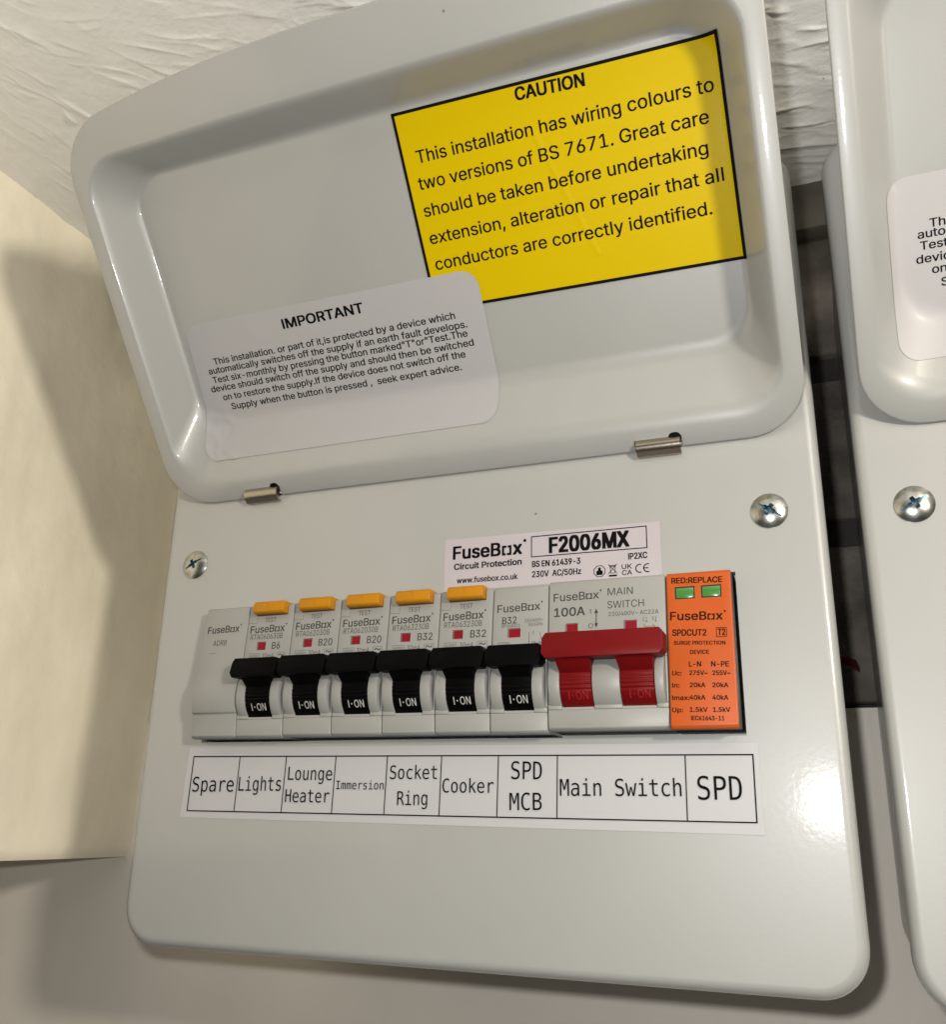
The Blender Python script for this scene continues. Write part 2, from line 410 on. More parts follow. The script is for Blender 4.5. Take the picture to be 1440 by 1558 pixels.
def make_screw(name, parent, x, z, rot, rad=5.3):
    mb = MB(); n = 36; hgt = 1.9; prof = [(rad, 0.0), (rad, -0.35)]
    Rs = (rad * rad + hgt * hgt) / (2 * hgt)
    for i in range(1, 10):
        r = rad * (1 - i / 10.0); prof.append((r, -(math.sqrt(Rs * Rs - r * r) - (Rs - hgt)) - 0.35 * r / rad))
    vs_ = [(x + r * math.cos(2*math.pi*i/n), d, z + r * math.sin(2*math.pi*i/n)) for r, d in prof for i in range(n)] + [(x, -hgt, z)]
    fs = []
    for k in range(len(prof) - 1):
        for i in range(n): fs.append((k*n+i, k*n+(i+1)%n, (k+1)*n+(i+1)%n, (k+1)*n+i))
    k = len(prof) - 1
    for i in range(n): fs.append((k*n+i, k*n+(i+1)%n, len(prof)*n))
    fs.append(tuple(range(n)))
    o = mb.add(vs_, fs).build(name, [M['zinc'], M['recess']], parent, smooth=True)
    # driver recess: a tapered cross, a long shallow slot through one arm, four ticks
    cs = []
    def arm(L, wd, d0, d1, ang, tl=1.0):
        c = MB(); ca, sa = math.cos(ang), math.sin(ang); k = .55
        def q(a, b, d): return (x + a * ca - b * sa, d, z + a * sa + b * ca)
        vv = [q(-L,-wd,d0), q(L,-wd,d0), q(L,wd,d0), q(-L,wd,d0), q(-L*tl,-wd*k,d1), q(L*tl,-wd*k,d1), q(L*tl,wd*k,d1), q(-L*tl,wd*k,d1)]
        c.add(vv, [(0,3,2,1),(4,5,6,7),(0,1,5,4),(1,2,6,5),(2,3,7,6),(3,0,4,7)])
        return c.build('cutter', M['recess'], parent)
    cs.append(arm(2.7, .8, -3, -.35, rot, .3)); cs.append(arm(2.7, .8, -3, -.37, rot + math.pi/2, .3))
    cs.append(arm(rad * .93, .52, -3, -1.15, rot, .95))
    cut(o, cs)
    return o

def make_hinge(parent, x, wd):
    """rolled steel knuckle with a leaf coloured dark as the shaded gap in the notch of the lid"""
    mb = MB(); n = 22; r = 2.35; zc, yc = HZ + .6, -1.9
    a0 = math.radians(-115)
    outer = [(yc + r * math.cos(a0 - i * math.radians(250) / n), zc + r * math.sin(a0 - i * math.radians(250) / n)) for i in range(n + 1)]
    inner = [(yc + (r - .7) * math.cos(a0 - i * math.radians(250) / n), zc + (r - .7) * math.sin(a0 - i * math.radians(250) / n)) for i in range(n + 1)]
    lip = [(0.3, zc - 2.75), (-1.7, zc - 2.95)]
    ol = [(-y, z) for y, z in lip] + [(-y, z) for y, z in outer] + [(-y, z) for y, z in inner[::-1]]
    mb.prof(x - wd / 2, x + wd / 2, ol)
    o = mb.build('hinge', M['hinge'], parent, smooth=True)
    p = MB(); k = 14
    p.prof(x - wd / 2 + .5, x + wd / 2 - .5, [(-yc + 1.7 * math.cos(2*math.pi*i/k), zc + 1.7 * math.sin(2*math.pi*i/k)) for i in range(k)])
    p.build('hinge_pin', M['hinge'], o, smooth=True)
    l = MB(); l.prof(x - wd / 2, x + wd / 2, [(-.5, zc - .5), (.12, zc - .5), (.12, zc + 4.6), (-.5, zc + 4.6)])
    l.build('hinge_leaf_gap_shade', M['dark'], o)  # leaf coloured dark to stand for the shade inside the notch gap

def make_unit(origin, ang, label, hole, hinges=(41.9, 186.2), screws=((13.9, 129, .5), (217.2, 129, -.6))):
    t = thing('consumer_unit', Frame(origin), label, 'fuse box', 'open fuse boxes mounted side by side')
    eb = rr(1.4, W - 1.4, 1.4, H - 1.4, RAD - 1.2)
    loft('enclosure', [(eb, WALL_Y - .6), (eb, 9.0)], M['box'], t)
    loops = [(rr(.6, W - .6, .6, H - .6, RAD), 13), (rr(0, W, 0, H, RAD), 12), (rr(0, W, 0, H, RAD), 3)]
    for i in range(1, 7):
        a = math.radians(15 * i); e = 3 * (1 - math.cos(a)); loops.append((rr(e, W - e, e, H - e, RAD - e * .9), 3 - 3 * math.sin(a)))
    loops.append((rr(3.3, W - 3.3, 3.3, H - 3.3, RAD - 2.9), 0.0))
    loft('cover', loops, M['steel'], t, hole=hole)
    # lid: rim, sloping sides, sunk floor; its free edge bows outward
    LY = -1.2
    L, R_, B, T = 3.2, 230.6, -.2, 134.0; AR = 9.5; RI = 17
    def ro(*a): return rr(*a, notch=(tuple(hinges), True))
    def rn(*a): return rr(*a, notch=(tuple(hinges), False))
    loops = [(ro(L + .4, R_ - .4, B + .4, T - .4, RI, AR), 1.0), (ro(L, R_, B, T, RI, AR), .7), (ro(L, R_, B, T, RI, AR), .45), (ro(L + .15, R_ - .15, B + .15, T - .15, RI, AR), .12), (ro(L + .5, R_ - .5, B + .5, T - .5, RI, AR), 0.0)]
    ri = (7.8, 225.4, 5.9, 124.6)
    loops.append((rn(*ri, 14, 1.0), 0.0))
    for i in range(1, 19):
        a = i / 18
        loops.append((rn(ri[0] + 9.6 * a, ri[1] - 8.8 * a, ri[2] + 23 * a, ri[3] - 9.6 * a, 14 - 2 * a, 1.0 - a), LID_D * s_curve(a)))
    loops.append((rn(ri[0] + 10.2, ri[1] - 9.4, ri[2] + 23.6, ri[3] - 10.2, 11.5), LID_D))
    lid = loft('lid', loops, M['steel'], t)
    md = lid.modifiers.new('sheet', 'SOLIDIFY'); md.thickness = 0.9 * S; md.offset = -1
    bv_v = [v.co.copy() for v in lid.data.vertices]; bv_f = [tuple(p.vertices) for p in lid.data.polygons]
    bvh = BVHTree.FromPolygons(bv_v, bv_f)
    # make sure the sheet grows away from the viewer
    if lid.data.polygons[-1].normal.y > 0: lid.data.flip_normals()
    lid.location = (0, LY * S, HZ * S); lid.rotation_euler = (ang, 0, 0)
    bpy.context.view_layer.update()
    for hx in hinges: make_hinge(t, hx, 13.6)
    for sx, sz, rot in screws: make_screw('screw', t, sx, sz, rot)
    def surf(x, z):
        hit = bvh.ray_cast(Vector((x * S, -0.05, z * S)), Vector((0, 1, 0)))
        return hit[0].y / S if hit[0] is not None else LID_D
    return t, surf

U1 = Frame((0, 0, 0))
unit1, surf1 = make_unit((0, 0, 0), LID_A, 'white steel fuse box with open lid, breakers and yellow caution sticker', (24.9, 206.3, 65.0, 111.5))
O2 = (241.8, 0, -2.0); A2 = math.radians(38)
unit2, surf2 = make_unit(O2, A2, 'white steel fuse box with open lid and no yellow sticker', None)
LF1 = Frame((0, -1.2, HZ), LID_A)
LF2 = Frame((O2[0], O2[1] - 1.2, O2[2] + HZ), A2)

# ------------------------------------------------------------------ devices
def top_p(z):                                # front face of the upper half, leaning out towards the toggle
    return 4.9 + (45 - z) / 24.0 * 2.0
BACK = -14
def arc(pc, zc, r, a0, a1, n):
    return [(pc + r * math.cos(math.radians(a0 + (a1 - a0) * i / n)), zc + r * math.sin(math.radians(a0 + (a1 - a0) * i / n))) for i in range(n + 1)]
def upper(mb, x0, x1, zlow=20.5):
    mb.prof(x0, x1, [(BACK, zlow), (top_p(zlow), zlow), (top_p(44), 44), (4.4, 44.8), (BACK, 44.8)])
def lower(mb, x0, x1, zt=7.4):
    mb.prof(x0, x1, [(BACK, 0), (6.0, 0), (6.9, .7), (7.3, zt), (BACK, zt)])
def cheek(mb, x0, x1, z0=6.6, z1=21.2, bulge=9.9):
    zc = (z0 + z1) / 2; hz = (z1 - z0) / 2; sag = bulge - 6.9; r = (hz * hz + sag * sag) / (2 * sag)
    a = math.degrees(math.asin(hz / r)); mb.prof(x0, x1, [(BACK, z0)] + arc(bulge - r, zc, r, -a, a, 12) + [(BACK, z1)])

def housing(kind, parent, n=1):
    wd = 18.0 * n - 0.28 - (.55 if n == 2 else 0)
    parts = []
    mb = MB()
    lower(mb, .08, wd, 5.9 if kind != 'blank' else 7.4)
    if kind == 'blank':
        mb2 = MB(); mb2.prof(.08, wd, [(BACK, 0), (6.0, 0), (6.9, .7), (7.2, 7.9), (7.9, 8.3)] + [(8.0 + .9 * math.sin(math.pi * i / 8), 8.6 + 11.2 * i / 8) for i in range(1, 8)] + [(7.1, 20.4), (top_p(22), 22.5), (top_p(44), 44), (4.4, 44.8), (BACK, 44.8)])
        return mb2.build('housing', M['plastic'], parent, bevel=.3)
    slots = [(4.3, 13.7)] if n == 1 else [(4.2, 13.9), (22.0, 31.9)]
    # side shoulders behind the cheeks
    mb.prof(.08, .7, [(BACK, 7.4), (7.0, 7.4), (7.0, 20.5), (BACK, 20.5)])
    mb.prof(wd - .62, wd, [(BACK, 7.4), (7.0, 7.4), (7.0, 20.5), (BACK, 20.5)])
    mb.prof(.7, wd - .62, [(BACK, 7.4), (1.0, 7.4), (1.0, 20.5), (BACK, 20.5)])
    xs = [.75] + [v for s in slots for v in s] + [wd - .7]
    for a, b in zip(xs[::2], xs[1::2]): cheek(mb, a, b)
    xl = [.08] + xs[1:-1] + [wd]
    for a, b in zip(xl[::2], xl[1::2]): mb.prof(a, b, [(BACK, 5.9), (7.22, 5.9), (7.3, 7.4), (BACK, 7.4)])
    h = mb.build('housing', M['plastic'], parent, bevel=.28)
    ub = MB(); upper(ub, .08, wd); h['upper'] = ub.build('upper', M['plastic'], parent, bevel=.28).name
    sm = MB()
    for a, b in slots: sm.prof(a + .02, b - .02, [(0, 5.85), (7.1, 5.92), (5.6, 7.9), (0, 7.9)])
    sm.build('slot_sill', M['sill'], parent)
    return h

def window_hole(h, parent, x, z, wd=3.6, hg=2.9):
    """a sunk window with the red flag of a closed contact inside"""
    p = top_p(z)
    c = MB().box((x, -p - 2, z), (x + wd, -p + 1.0, z + hg)).build('cutter', M['sill'], parent)
    MB().box((x + .45, -p + .35, z + .1), (x + wd - .02, -p + 1.2, z + hg - .25)).build('status_flag', M['flag'], parent)
    return c

def toggle(parent, slots, cap, material, big=False):
    """lever pushed up: ribbed barrel in each slot, one grip bar across"""
    mb = MB(); pc, zc, r = 0.6, 14.2, 9.6
    for a, b in slots:
        pts = []
        for i in range(41):
            an = -58 + 100 * i / 40
            rr_ = r - (0.22 if (i in (16, 19, 22, 25)) else 0.0)
            pts.append((pc + rr_ * math.cos(math.radians(an)), zc + rr_ * math.sin(math.radians(an))))
        mb.prof(a + .18, b - .18, [(-4, 6.4)] + pts + [(-4, 20.3)])
        # neck that widens towards the grip
        zt = cap[1] + 1.0; k = .9
        x0, x1 = a + .3, b - .3
        v = [(x0, -9.4, 15.5), (x1, -9.4, 15.5), (x1 + k, -cap[4] + 1.2, zt), (x0 - k, -cap[4] + 1.2, zt),
             (x0, -5, 15.5), (x1, -5, 15.5), (x1 + k, -6.8, zt), (x0 - k, -6.8, zt)]
        mb.add(v, [(0,1,2,3),(4,7,6,5),(0,4,5,1),(1,5,6,2),(2,6,7,3),(3,7,4,0)])
    x0, x1, z0, z1 = cap[0], cap[2], cap[1], cap[3]; p0, p1 = 8.3, cap[4]; ch = .9 if not big else 1.1
    zm = (z0 + z1) / 2
    ends = [(x0 + ch, z0), (x1 - ch, z0), (x1, z0 + 1.5), (x1, z1 - 1.5), (x1 - ch, z1), (x0 + ch, z1), (x0, z1 - 1.5), (x0, z0 + 1.5)]
    n = 8
    v = [(x, -p0, z) for x, z in ends] + [(x, -p1 + (1.5 if z > zm + 1.6 else .5 if z < zm - 1.6 else 0), z) for x, z in ends]
    mb.add(v, [tuple(range(n)), tuple(range(2 * n - 1, n - 1, -1))] + [(i, n + i, n + (i + 1) % n, (i + 1) % n) for i in range(n)])
    t = mb.build('toggle', material, parent, bevel=.22)
    lt = MB()
    for a, b in slots:
        def dep(x, z): return -(pc + math.sqrt(max(0, r * r - (z - zc) ** 2))) - .13
        w_ = b - a; zz = 8.55
        put(lt, 'I', (a + w_ * .27, zz), (a + w_ * .27 + .32, zz), 2.2, dep); put(lt, 'ON', (a + w_ * .50, zz), (a + w_ * .86, zz), 2.2, dep, 'sans', .006)
        cx_ = a + w_ * .405; cz_ = zz + 1.1
        lt.add([(cx_ + .24 * math.cos(i), dep(0, cz_ + .24 * math.sin(i)), cz_ + .24 * math.sin(i)) for i in [k * math.pi / 4 for k in range(8)]], [tuple(range(8))])
    lt.build('lettering', M['print_white'] if material is M['black'] else M['print_red'], t)
    return t

def face(x, z): return -top_p(z) - .05
def ribbon(mb, x, z, wd, hg, t=.14):
    mb_l = [((x, z), (x + wd, z)), ((x + wd, z), (x + wd, z + hg)), ((x + wd, z + hg), (x, z + hg)), ((x, z + hg), (x, z))]
    for a, b in mb_l: seg(mb, a, b, t)
def seg(mb, a, b, t, lift=0.0):
    a = Vector(a); b = Vector(b); d = (b - a).normalized(); nn = Vector((-d.y, d.x)) * t / 2
    mb.add([(p.x, face(p.x, p.y) - lift, p.y) for p in (a - nn, b - nn, b + nn, a + nn)], [(0, 1, 2, 3)])

names = [('spare', None, None), ('lights', 'RTA060630B', 'B6'), ('lounge', 'RTA062030B', 'B20'), ('immersion', 'RTA062030B', 'B20'),
         ('socket', 'RTA063230B', 'B32'), ('cooker', 'RTA063230B', 'B32')]
RCBO_LABEL = {1: 'black breaker with amber test button printed B6, above the Lights cell',
              2: 'black breaker with amber test button printed B20, above the Lounge Heater cell',
              3: 'black breaker with amber test button printed B20, above the Immersion cell',
              4: 'black breaker with amber test button printed B32, above the Socket Ring cell',
              5: 'black breaker with amber test button printed B32, above the Cooker cell'}
DZ = [0, 0, 0, 0, 0, 0, 0, 0, 0]
# blank module
fr = Frame((X0, 0, ZB))
t = thing('blank_module', fr, 'plain grey blanking module without toggle, above the Spare cell', 'blanking module')
housing('blank', t)
lb = MB(); brand(lb, (1.6, 35.6), (14.6, 35.9), 2.5, face, .012)
put(lb, 'ADRB', (4.6, 31.2), (10.2, 31.3), 1.9, face); seg(lb, (3.4, 28.6), (6.4, 28.6), .10)
lb.build('lettering', M['print_grey'], t)

for k in range(1, 6):
    fr = Frame((X0 + 18 * k, 0, ZB + random.uniform(-.15, .15)))
    t = thing('circuit_breaker', fr, RCBO_LABEL[k], 'circuit breaker', 'breakers with amber test buttons in the row')
    h = housing('rcbo', t)
    c = window_hole(h, t, 4.6, 29.0); c2 = MB().box((2.9, -8, 41.0), (15.5, -3, 46)).build('cutter', M['sill'], t)
    cut_housing(h, [c, c2])
    tb = MB().prof(3.15, 15.25, [(0, 41.25), (7.6, 41.25), (8.3, 42.0), (8.1, 44.6), (7.3, 45.5), (0, 45.5)]).build('test_button', M['amber'], t, bevel=.35)
    MB().box((9.05, -8.32, 41.6), (9.25, -7.9, 44.9)).build('centre_rib', M['amber'], tb, bevel=.05)
    toggle(t, [(4.3, 13.7)], (.3, 18.9, 17.7, 25.3, 14.6), M['black'])
    lb = MB()
    put(lb, 'TEST', (6.7, 38.7), (11.0, 38.7), 1.55, face)
    brand(lb, (1.3, 35.0), (14.9, 35.2), 2.55, face, .010)
    put(lb, names[k][1], (1.7, 32.7), (14.4, 32.8), 1.85, face)
    wB = 3.2 if names[k][2] == 'B6' else 5.2
    put(lb, names[k][2], (10.7, 29.2), (10.7 + wB, 29.2), 2.35, face, 'sans', .006)
    ribbon(lb, 2.2, 25.9, 4.0, 2.0, .10); put(lb, '6000', (2.7, 26.25), (5.7, 26.25), 1.2, face)
    put(lb, '30mA', (7.3, 26.0), (11.9, 26.0), 1.75, face)
    ribbon(lb, 13.2, 25.9, 3.2, 2.0, .10); put(lb, '~', (13.7, 25.9), (15.9, 25.9), 3.0, face)
    # seam of the test-button plate
    seg(lb, (.3, 38.6), (3.6, 38.5), .09); seg(lb, (3.6, 38.5), (3.6, 41.2), .07)
    lb.build('lettering', M['print_grey'], t)

# single miniature breaker
fr = Frame((X0 + 108, 0, ZB))
t = thing('circuit_breaker', fr, 'black breaker without test button, between amber-button breakers and red main switch', 'circuit breaker')
h = housing('mcb', t); c = window_hole(h, t, 4.9, 28.6, 4.2, 2.9); cut_housing(h, [c])
toggle(t, [(4.3, 13.7)], (.3, 18.9, 17.7, 25.3, 14.6), M['black'])
lb = MB(); brand(lb, (1.4, 36.6), (15.3, 36.9), 2.5, face, .008)
put(lb, 'B32', (3.1, 32.9), (7.8, 33.0), 2.2, face, 'sans', .008); put(lb, 'MT06B321', (2.9, 31.8), (8.9, 31.85), .95, face)
put(lb, '230/400V~', (10.4, 33.2), (16.3, 33.3), 1.0, face); put(lb, '50/60Hz', (11.6, 31.9), (16.2, 31.95), 1.0, face)
ribbon(lb, 2.2, 25.7, 3.6, 1.5, .10); put(lb, '6000', (2.6, 25.95), (5.4, 25.95), 1.0, face)
seg(lb, (11.9, 25.9), (11.9, 30.2), .14); put(lb, 'I', (13.2, 29.2), (13.35, 29.2), 1.2, face); put(lb, 'O', (12.9, 26.0), (13.9, 26.0), 1.1, face)
seg(lb, (15.4, 29.9), (15.4, 28.9), .12); seg(lb, (16.1, 26.6), (15.5, 28.8), .12); put(lb, '2', (15.0, 26.0), (15.5, 26.0), .9, face)
lb.build('lettering', M['print_grey'], t)

# main switch
fr = Frame((X0 + 126, 0, ZB + .6))
t = thing('main_switch', fr, 'double-width main switch with joined red toggle marked 100A', 'main switch')
h = housing('main', t, 2); c = window_hole(h, t, 5.2, 27.8, 3.9, 3.6); c2 = window_hole(h, t, 22.9, 27.8, 3.9, 3.6); cut_housing(h, [c, c2])
toggle(t, [(4.2, 13.9), (22.0, 31.9)], (.25, 19.8, 35.6, 27.4, 15.6), M['red'], True)
lb = MB(); brand(lb, (1.5, 38.4), (15.6, 38.6), 2.5, face, .006)
put(lb, '100A', (1.7, 33.6), (11.3, 33.7), 2.7, face, 'sans', .016)
put(lb, 'MAIN', (18.2, 39.3), (25.8, 39.3), 2.2, face); put(lb, 'SWITCH', (18.1, 35.3), (29.0, 35.3), 2.2, face)
put(lb, '230/400V~ AC22A', (18.4, 32.9), (33.2, 32.9), 1.25, face)
seg(lb, (14.7, 30.6), (14.7, 34.6), .28)
for a, b, c3 in (((14.7, 35.5), (14.1, 34.1), (15.3, 34.1)), ((14.7, 29.6), (15.3, 31.0), (14.1, 31.0))):
    lb.add([(p[0], face(*p), p[1]) for p in (a, b, c3)], [(0, 1, 2)])
put(lb, 'I', (12.9, 34.1), (13.1, 34.1), 1.4, face); put(lb, 'O', (12.3, 29.6), (13.8, 29.6), 1.4, face)
for xx, nm in ((28.5, '1'), (31.2, '3')):
    put(lb, nm, (xx, 30.9), (xx + .5, 30.9), 1.1, face); seg(lb, (xx + 1.1, 32), (xx + 1.1, 30.6), .14); seg(lb, (xx + .7, 30.6), (xx + 1.5, 30.6), .14)
    seg(lb, (xx + 1.2, 28.4), (xx + .3, 29.9), .14); seg(lb, (xx + 1.2, 28.4), (xx + 1.2, 27.6), .14)
seg(lb, (29.4, 29.2), (32.0, 29.2), .12)
lb.build('lettering', M['print_grey'], t)

# surge protection device
fr = Frame((X0 + 161.5, 0, ZB + .5))
t = thing('surge_protector', fr, 'orange surge protection device with two green windows beside the main switch', 'surge protector')
def spd_p(z): return 4.6 + (45 - z) / 45 * 3.8
MB().prof(.05, 18.55, [(BACK, 0), (7.2, 0), (7.5, .8), (3.9, 44.6), (BACK, 44.6)]).build('housing', M['dark'], t, bevel=.3)
fp = MB().prof(.1, 18.4, [(6.4, -.1), (7.7, -.15), (spd_p(.9), .9), (spd_p(44.2), 44.2), (4.0, 45.0), (3.2, 45.0)]).build('front_plate', M['orange'], t, bevel=.4, seg=3)
cs = []
for xx in (2.5, 10.0):
    cs.append(MB().box((xx, -9, 36.9), (xx + 5.7, -spd_p(38.7) + .5, 40.6)).build('cutter', M['dark'], t))
cut(fp, cs)
for xx in (2.5, 10.0):
    gw = MB().box((xx + .35, -spd_p(38.7) + .1, 37.25), (xx + 5.35, -spd_p(38.7) + .9, 40.25)).build('indicator_window', M['green'], t, bevel=.15)
    MB().box((xx - .0, -spd_p(38.7) + .42, 36.9), (xx + 5.7, -spd_p(38.7) + 1.2, 40.6)).build('window_frame', M['dark'], gw)
def sface(x, z): return -spd_p(z) - .05
lb = MB()
def spd(s, pl_, pr_, cap, b=.02): put_px(lb, fr, s, pl_, pr_, cap, lambda x, z: -spd_p(z), .05, 'sans', b)
def c6(x, y): return (800 + x / 4.0, 780 + y / 4.0)
spd('RED:REPLACE', c6(888, 432), c6(1198, 422), 1.75)
a = fr.un(c6(880, 655), lambda x, z: -spd_p(z)); b = fr.un(c6(1202, 650), lambda x, z: -spd_p(z))
brand(lb, (a.x, a.z), (b.x, b.z), 2.5, sface, .016)
spd('SPDCUT2', c6(893, 750), c6(1102, 748), 1.9); spd('T2', c6(1172, 746), c6(1218, 744), 1.9)
a = fr.un(c6(1164, 755), lambda x, z: -spd_p(z)); 
for q0, q1 in (((0,0),(2.75,0)),((2.75,0),(2.75,2.6)),((2.75,2.6),(0,2.6)),((0,2.6),(0,0))):
    A_ = Vector((a.x + q0[0], a.z + q0[1])); B_ = Vector((a.x + q1[0], a.z + q1[1])); d_ = (B_ - A_).normalized(); n_ = Vector((-d_.y, d_.x)) * .09
    lb.add([(p.x, sface(p.x, p.y), p.y) for p in (A_ - n_, B_ - n_, B_ + n_, A_ + n_)], [(0,1,2,3)])
spd('SURGE PROTECTION', c6(902, 804), c6(1217, 802), 1.1); spd('DEVICE', c6(1002, 860), c6(1118, 858), 1.15)
spd('L-N', c6(995, 937), c6(1070, 936), 1.5); spd('N-PE', c6(1130, 936), c6(1240, 936), 1.5)
for yy, r0, r1, r2 in ((988, 'Uc:', '275V~', '255V~'), (1062, 'In:', '20kA', '20kA'), (1138, 'Imax:', '40kA', '40kA'), (1212, 'Up:', '1.5kV', '1.5kV')):
    spd(r0, c6(893, yy + 2), c6({'Uc:': 950, 'In:': 938, 'Imax:': 1000, 'Up:': 960}[r0], yy + 2), 1.3)
    spd(r1, c6(1000 if r0 != 'Uc:' else 997, yy), c6(1110 if 'V' in r1 else 1096, yy), 1.3); spd(r2, c6(1138 if yy < 1200 else 1142, yy), c6(1248 if 'V' in r2 else 1236, yy), 1.3)
spd('IEC61643-11', c6(1008, 1262), c6(1212, 1264), 1.2)
lb.build('lettering', M['print_dark'], t)

# ------------------------------------------------------------------ stickers
def sheet(name, corners, rad, material, parent, surf, lift, nx=60, nz=36, wob=None):
    """a thin sticker with rounded corners that follows the surface under it; corners lower left, lower right, upper right, upper left"""
    a, b, c, d = [Vector(q) for q in corners]
    wdt = (b - a).length; hgt = (d - a).length; vs_ = []; fs = []
    def remap(s, t_):
        # squeeze the grid into a rounded outline
        x = s * wdt; y = t_ * hgt
        ex = max(0, rad - min(x, wdt - x)); ey = max(0, rad - min(y, hgt - y))
        if rad > 0 and ex > 0 and ey > 0:
            mlen = max(ex, ey); ln = math.hypot(ex, ey); k = mlen / ln
            cx = rad if x < wdt / 2 else wdt - rad; cy = rad if y < hgt / 2 else hgt - rad
            x = cx + (x - cx) * k; y = cy + (y - cy) * k
        return x / wdt, y / hgt
    for j in range(nz + 1):
        for i in range(nx + 1):
            s, t_ = remap(i / nx, j / nz)
            p = (a * (1 - s) + b * s) * (1 - t_) + (d * (1 - s) + c * s) * t_
            dep = (surf(p.x, p.y) if callable(surf) else surf) - lift
            if wob: dep -= wob(p.x, p.y)
            vs_.append((p.x * S, dep * S, p.y * S))
    for j in range(nz):
        for i in range(nx):
            q = j * (nx + 1) + i; fs.append((q, q + 1, q + nx + 2, q + nx + 1))
    me = bpy.data.meshes.new(name); me.from_pydata(vs_, [], fs); me.materials.append(material)
    for p in me.polygons: p.use_smooth = True
    return link(name, me, parent)

# yellow caution sticker
t = thing('caution_sticker', LF1, 'yellow caution sticker with black border inside the open lid', 'sticker')
def ycurl(x, z):
    d = max(0, (x - 205) / 12) * max(0, (z - 103) / 12); r = .22 * d
    cre = math.exp(-((x - 168 + .35 * (z - 80)) / .8) ** 2) * .10 * (1 if 60 < z < 100 else 0)
    return r + cre
yc = [LF1.un(p, surf1) for p in ((660, 483), (1137, 394), (1091, 44), (595, 174))]
# lower left lies under the other sticker: square it up
P = [Vector((q.x, q.z)) for q in yc]; P[0] = P[1] + (P[3] - P[2])
sheet('backing', P, 0, M['yellow'], t, surf1, .14, 210, 134, ycurl)
bd = MB(); bw = 0.95; cen = sum(P, Vector((0, 0))) / 4
for i in range(4):
    a, b = P[i], P[(i + 1) % 4]
    na = (P[(i + 3) % 4] - a).normalized(); nb = (P[(i + 2) % 4] - b).normalized(); K = 170
    ea = (b - a).normalized()
    prev = None
    for k in range(K + 1):
        q = a + (b - a) * (k / K); nn = na * (1 - k / K) + nb * (k / K); q2 = q + nn * bw
        row_ = [(p.x, surf1(p.x, p.y) - .26 - ycurl(p.x, p.y), p.y) for p in (q, q2)]
        if prev: bd.add([prev[0], row_[0], row_[1], prev[1]], [(0, 1, 2, 3)])
        prev = row_
bd.build('border', M['print_black'], t, smooth=True, fix=False)
def ys(x, z): return surf1(x, z) - .14 - ycurl(x, z)
for s, pl_, pr_, cap, b in (('CAUTION', (785, 154), (891, 131), 3.7, .016),
        ('This installation has wiring colours to', (636, 249.5), (1087.5, 138.6), 3.85, .0),
        ('two versions of BS 7671. Great care', (639, 290), (1080, 187.5), 3.85, .0),
        ('should be taken before undertaking', (647, 331), (1079, 235), 3.85, .0),
        ('extension, alteration or repair that all', (656, 372.5), (1103, 275), 3.85, .0),
        ('conductors are correctly identified.', (664.5, 411.5), (1085, 326), 3.85, .0)):
    lb = MB(); put_px(lb, LF1, s, pl_, pr_, cap, ys, .05, 'sans', b + .008); lb.build('lettering', M['print_black'], t)

def wob_imp(x, z):
    k = math.exp(-((x - 24) / 9) ** 2 - ((z - 24) / 9) ** 2)
    r = .45 * k * (0.6 + noise.noise(Vector((x * .35, z * .35, 2))))
    r += .12 * math.exp(-((x - 46 - .12 * (z - 60) ** 2) / 1.0) ** 2) * (1 if z > 52 else 0)
    for (x1, z1, x2, z2, h_) in ((20, 30, 29, 27, .35), (24, 20, 31, 15, .45), (22, 24, 24, 16, .3)):
        t_ = max(0, min(1, ((x - x1) * (x2 - x1) + (z - z1) * (z2 - z1)) / ((x2 - x1) ** 2 + (z2 - z1) ** 2)))
        dd = math.hypot(x - x1 - t_ * (x2 - x1), z - z1 - t_ * (z2 - z1)); r += h_ * math.exp(-(dd / .9) ** 2)
    return max(0, r)
LINES = ['This installation. or part of it,is protected by a device which', 'automatically switches off the supply if an earth fault develops.',
         'Test six-monthly by pressing the button marked"T"or"Test.The', 'device should switch off the supply and should then be switched',
         'on to restore the supply.If the device does not switch off the', 'Supply when the button is pressed ,  seek expert advice.']
t = thing('safety_sticker', LF1, 'translucent white sticker headed IMPORTANT overlapping the yellow caution sticker', 'sticker', 'white safety stickers in the lids')
def s1(x, z): return surf1(x, z) - .14
pc = [LF1.un(p, s1) for p in ((311, 705), (759, 640), (724, 408), (280, 497))]
sheet('backing', [(q.x, q.z) for q in pc], 6.0, M['sticker'], t, s1, .22, 110, 54, wob_imp)
def s1b(x, z): return s1(x, z) - .22 - wob_imp(x, z)
heads = [((431.5, 501), (554.5, 475.5)), ((326.5, 555.5), (693.5, 485)), ((319, 570.3), (712, 498)), ((325.5, 583.6), (712.6, 511.8)), ((323, 597.5), (722, 525.6)), ((341, 609.5), (709.5, 543.5)), ((354, 623), (703.5, 563))]
local = []
for i, (pl_, pr_) in enumerate(heads):
    lb = MB(); s = 'IMPORTANT' if i == 0 else LINES[i - 1]
    a = LF1.un(pl_, s1b); b = LF1.un(pr_, s1b); local.append(((a.x, a.z), (b.x, b.z)))
    put(lb, s, (a.x, a.z), (b.x, b.z), 3.5 if i == 0 else 2.35, lambda x, z: s1b(x, z) - .05, 'sans', .026 if i == 0 else .012)
    lb.build('lettering', M['print_black'], t)
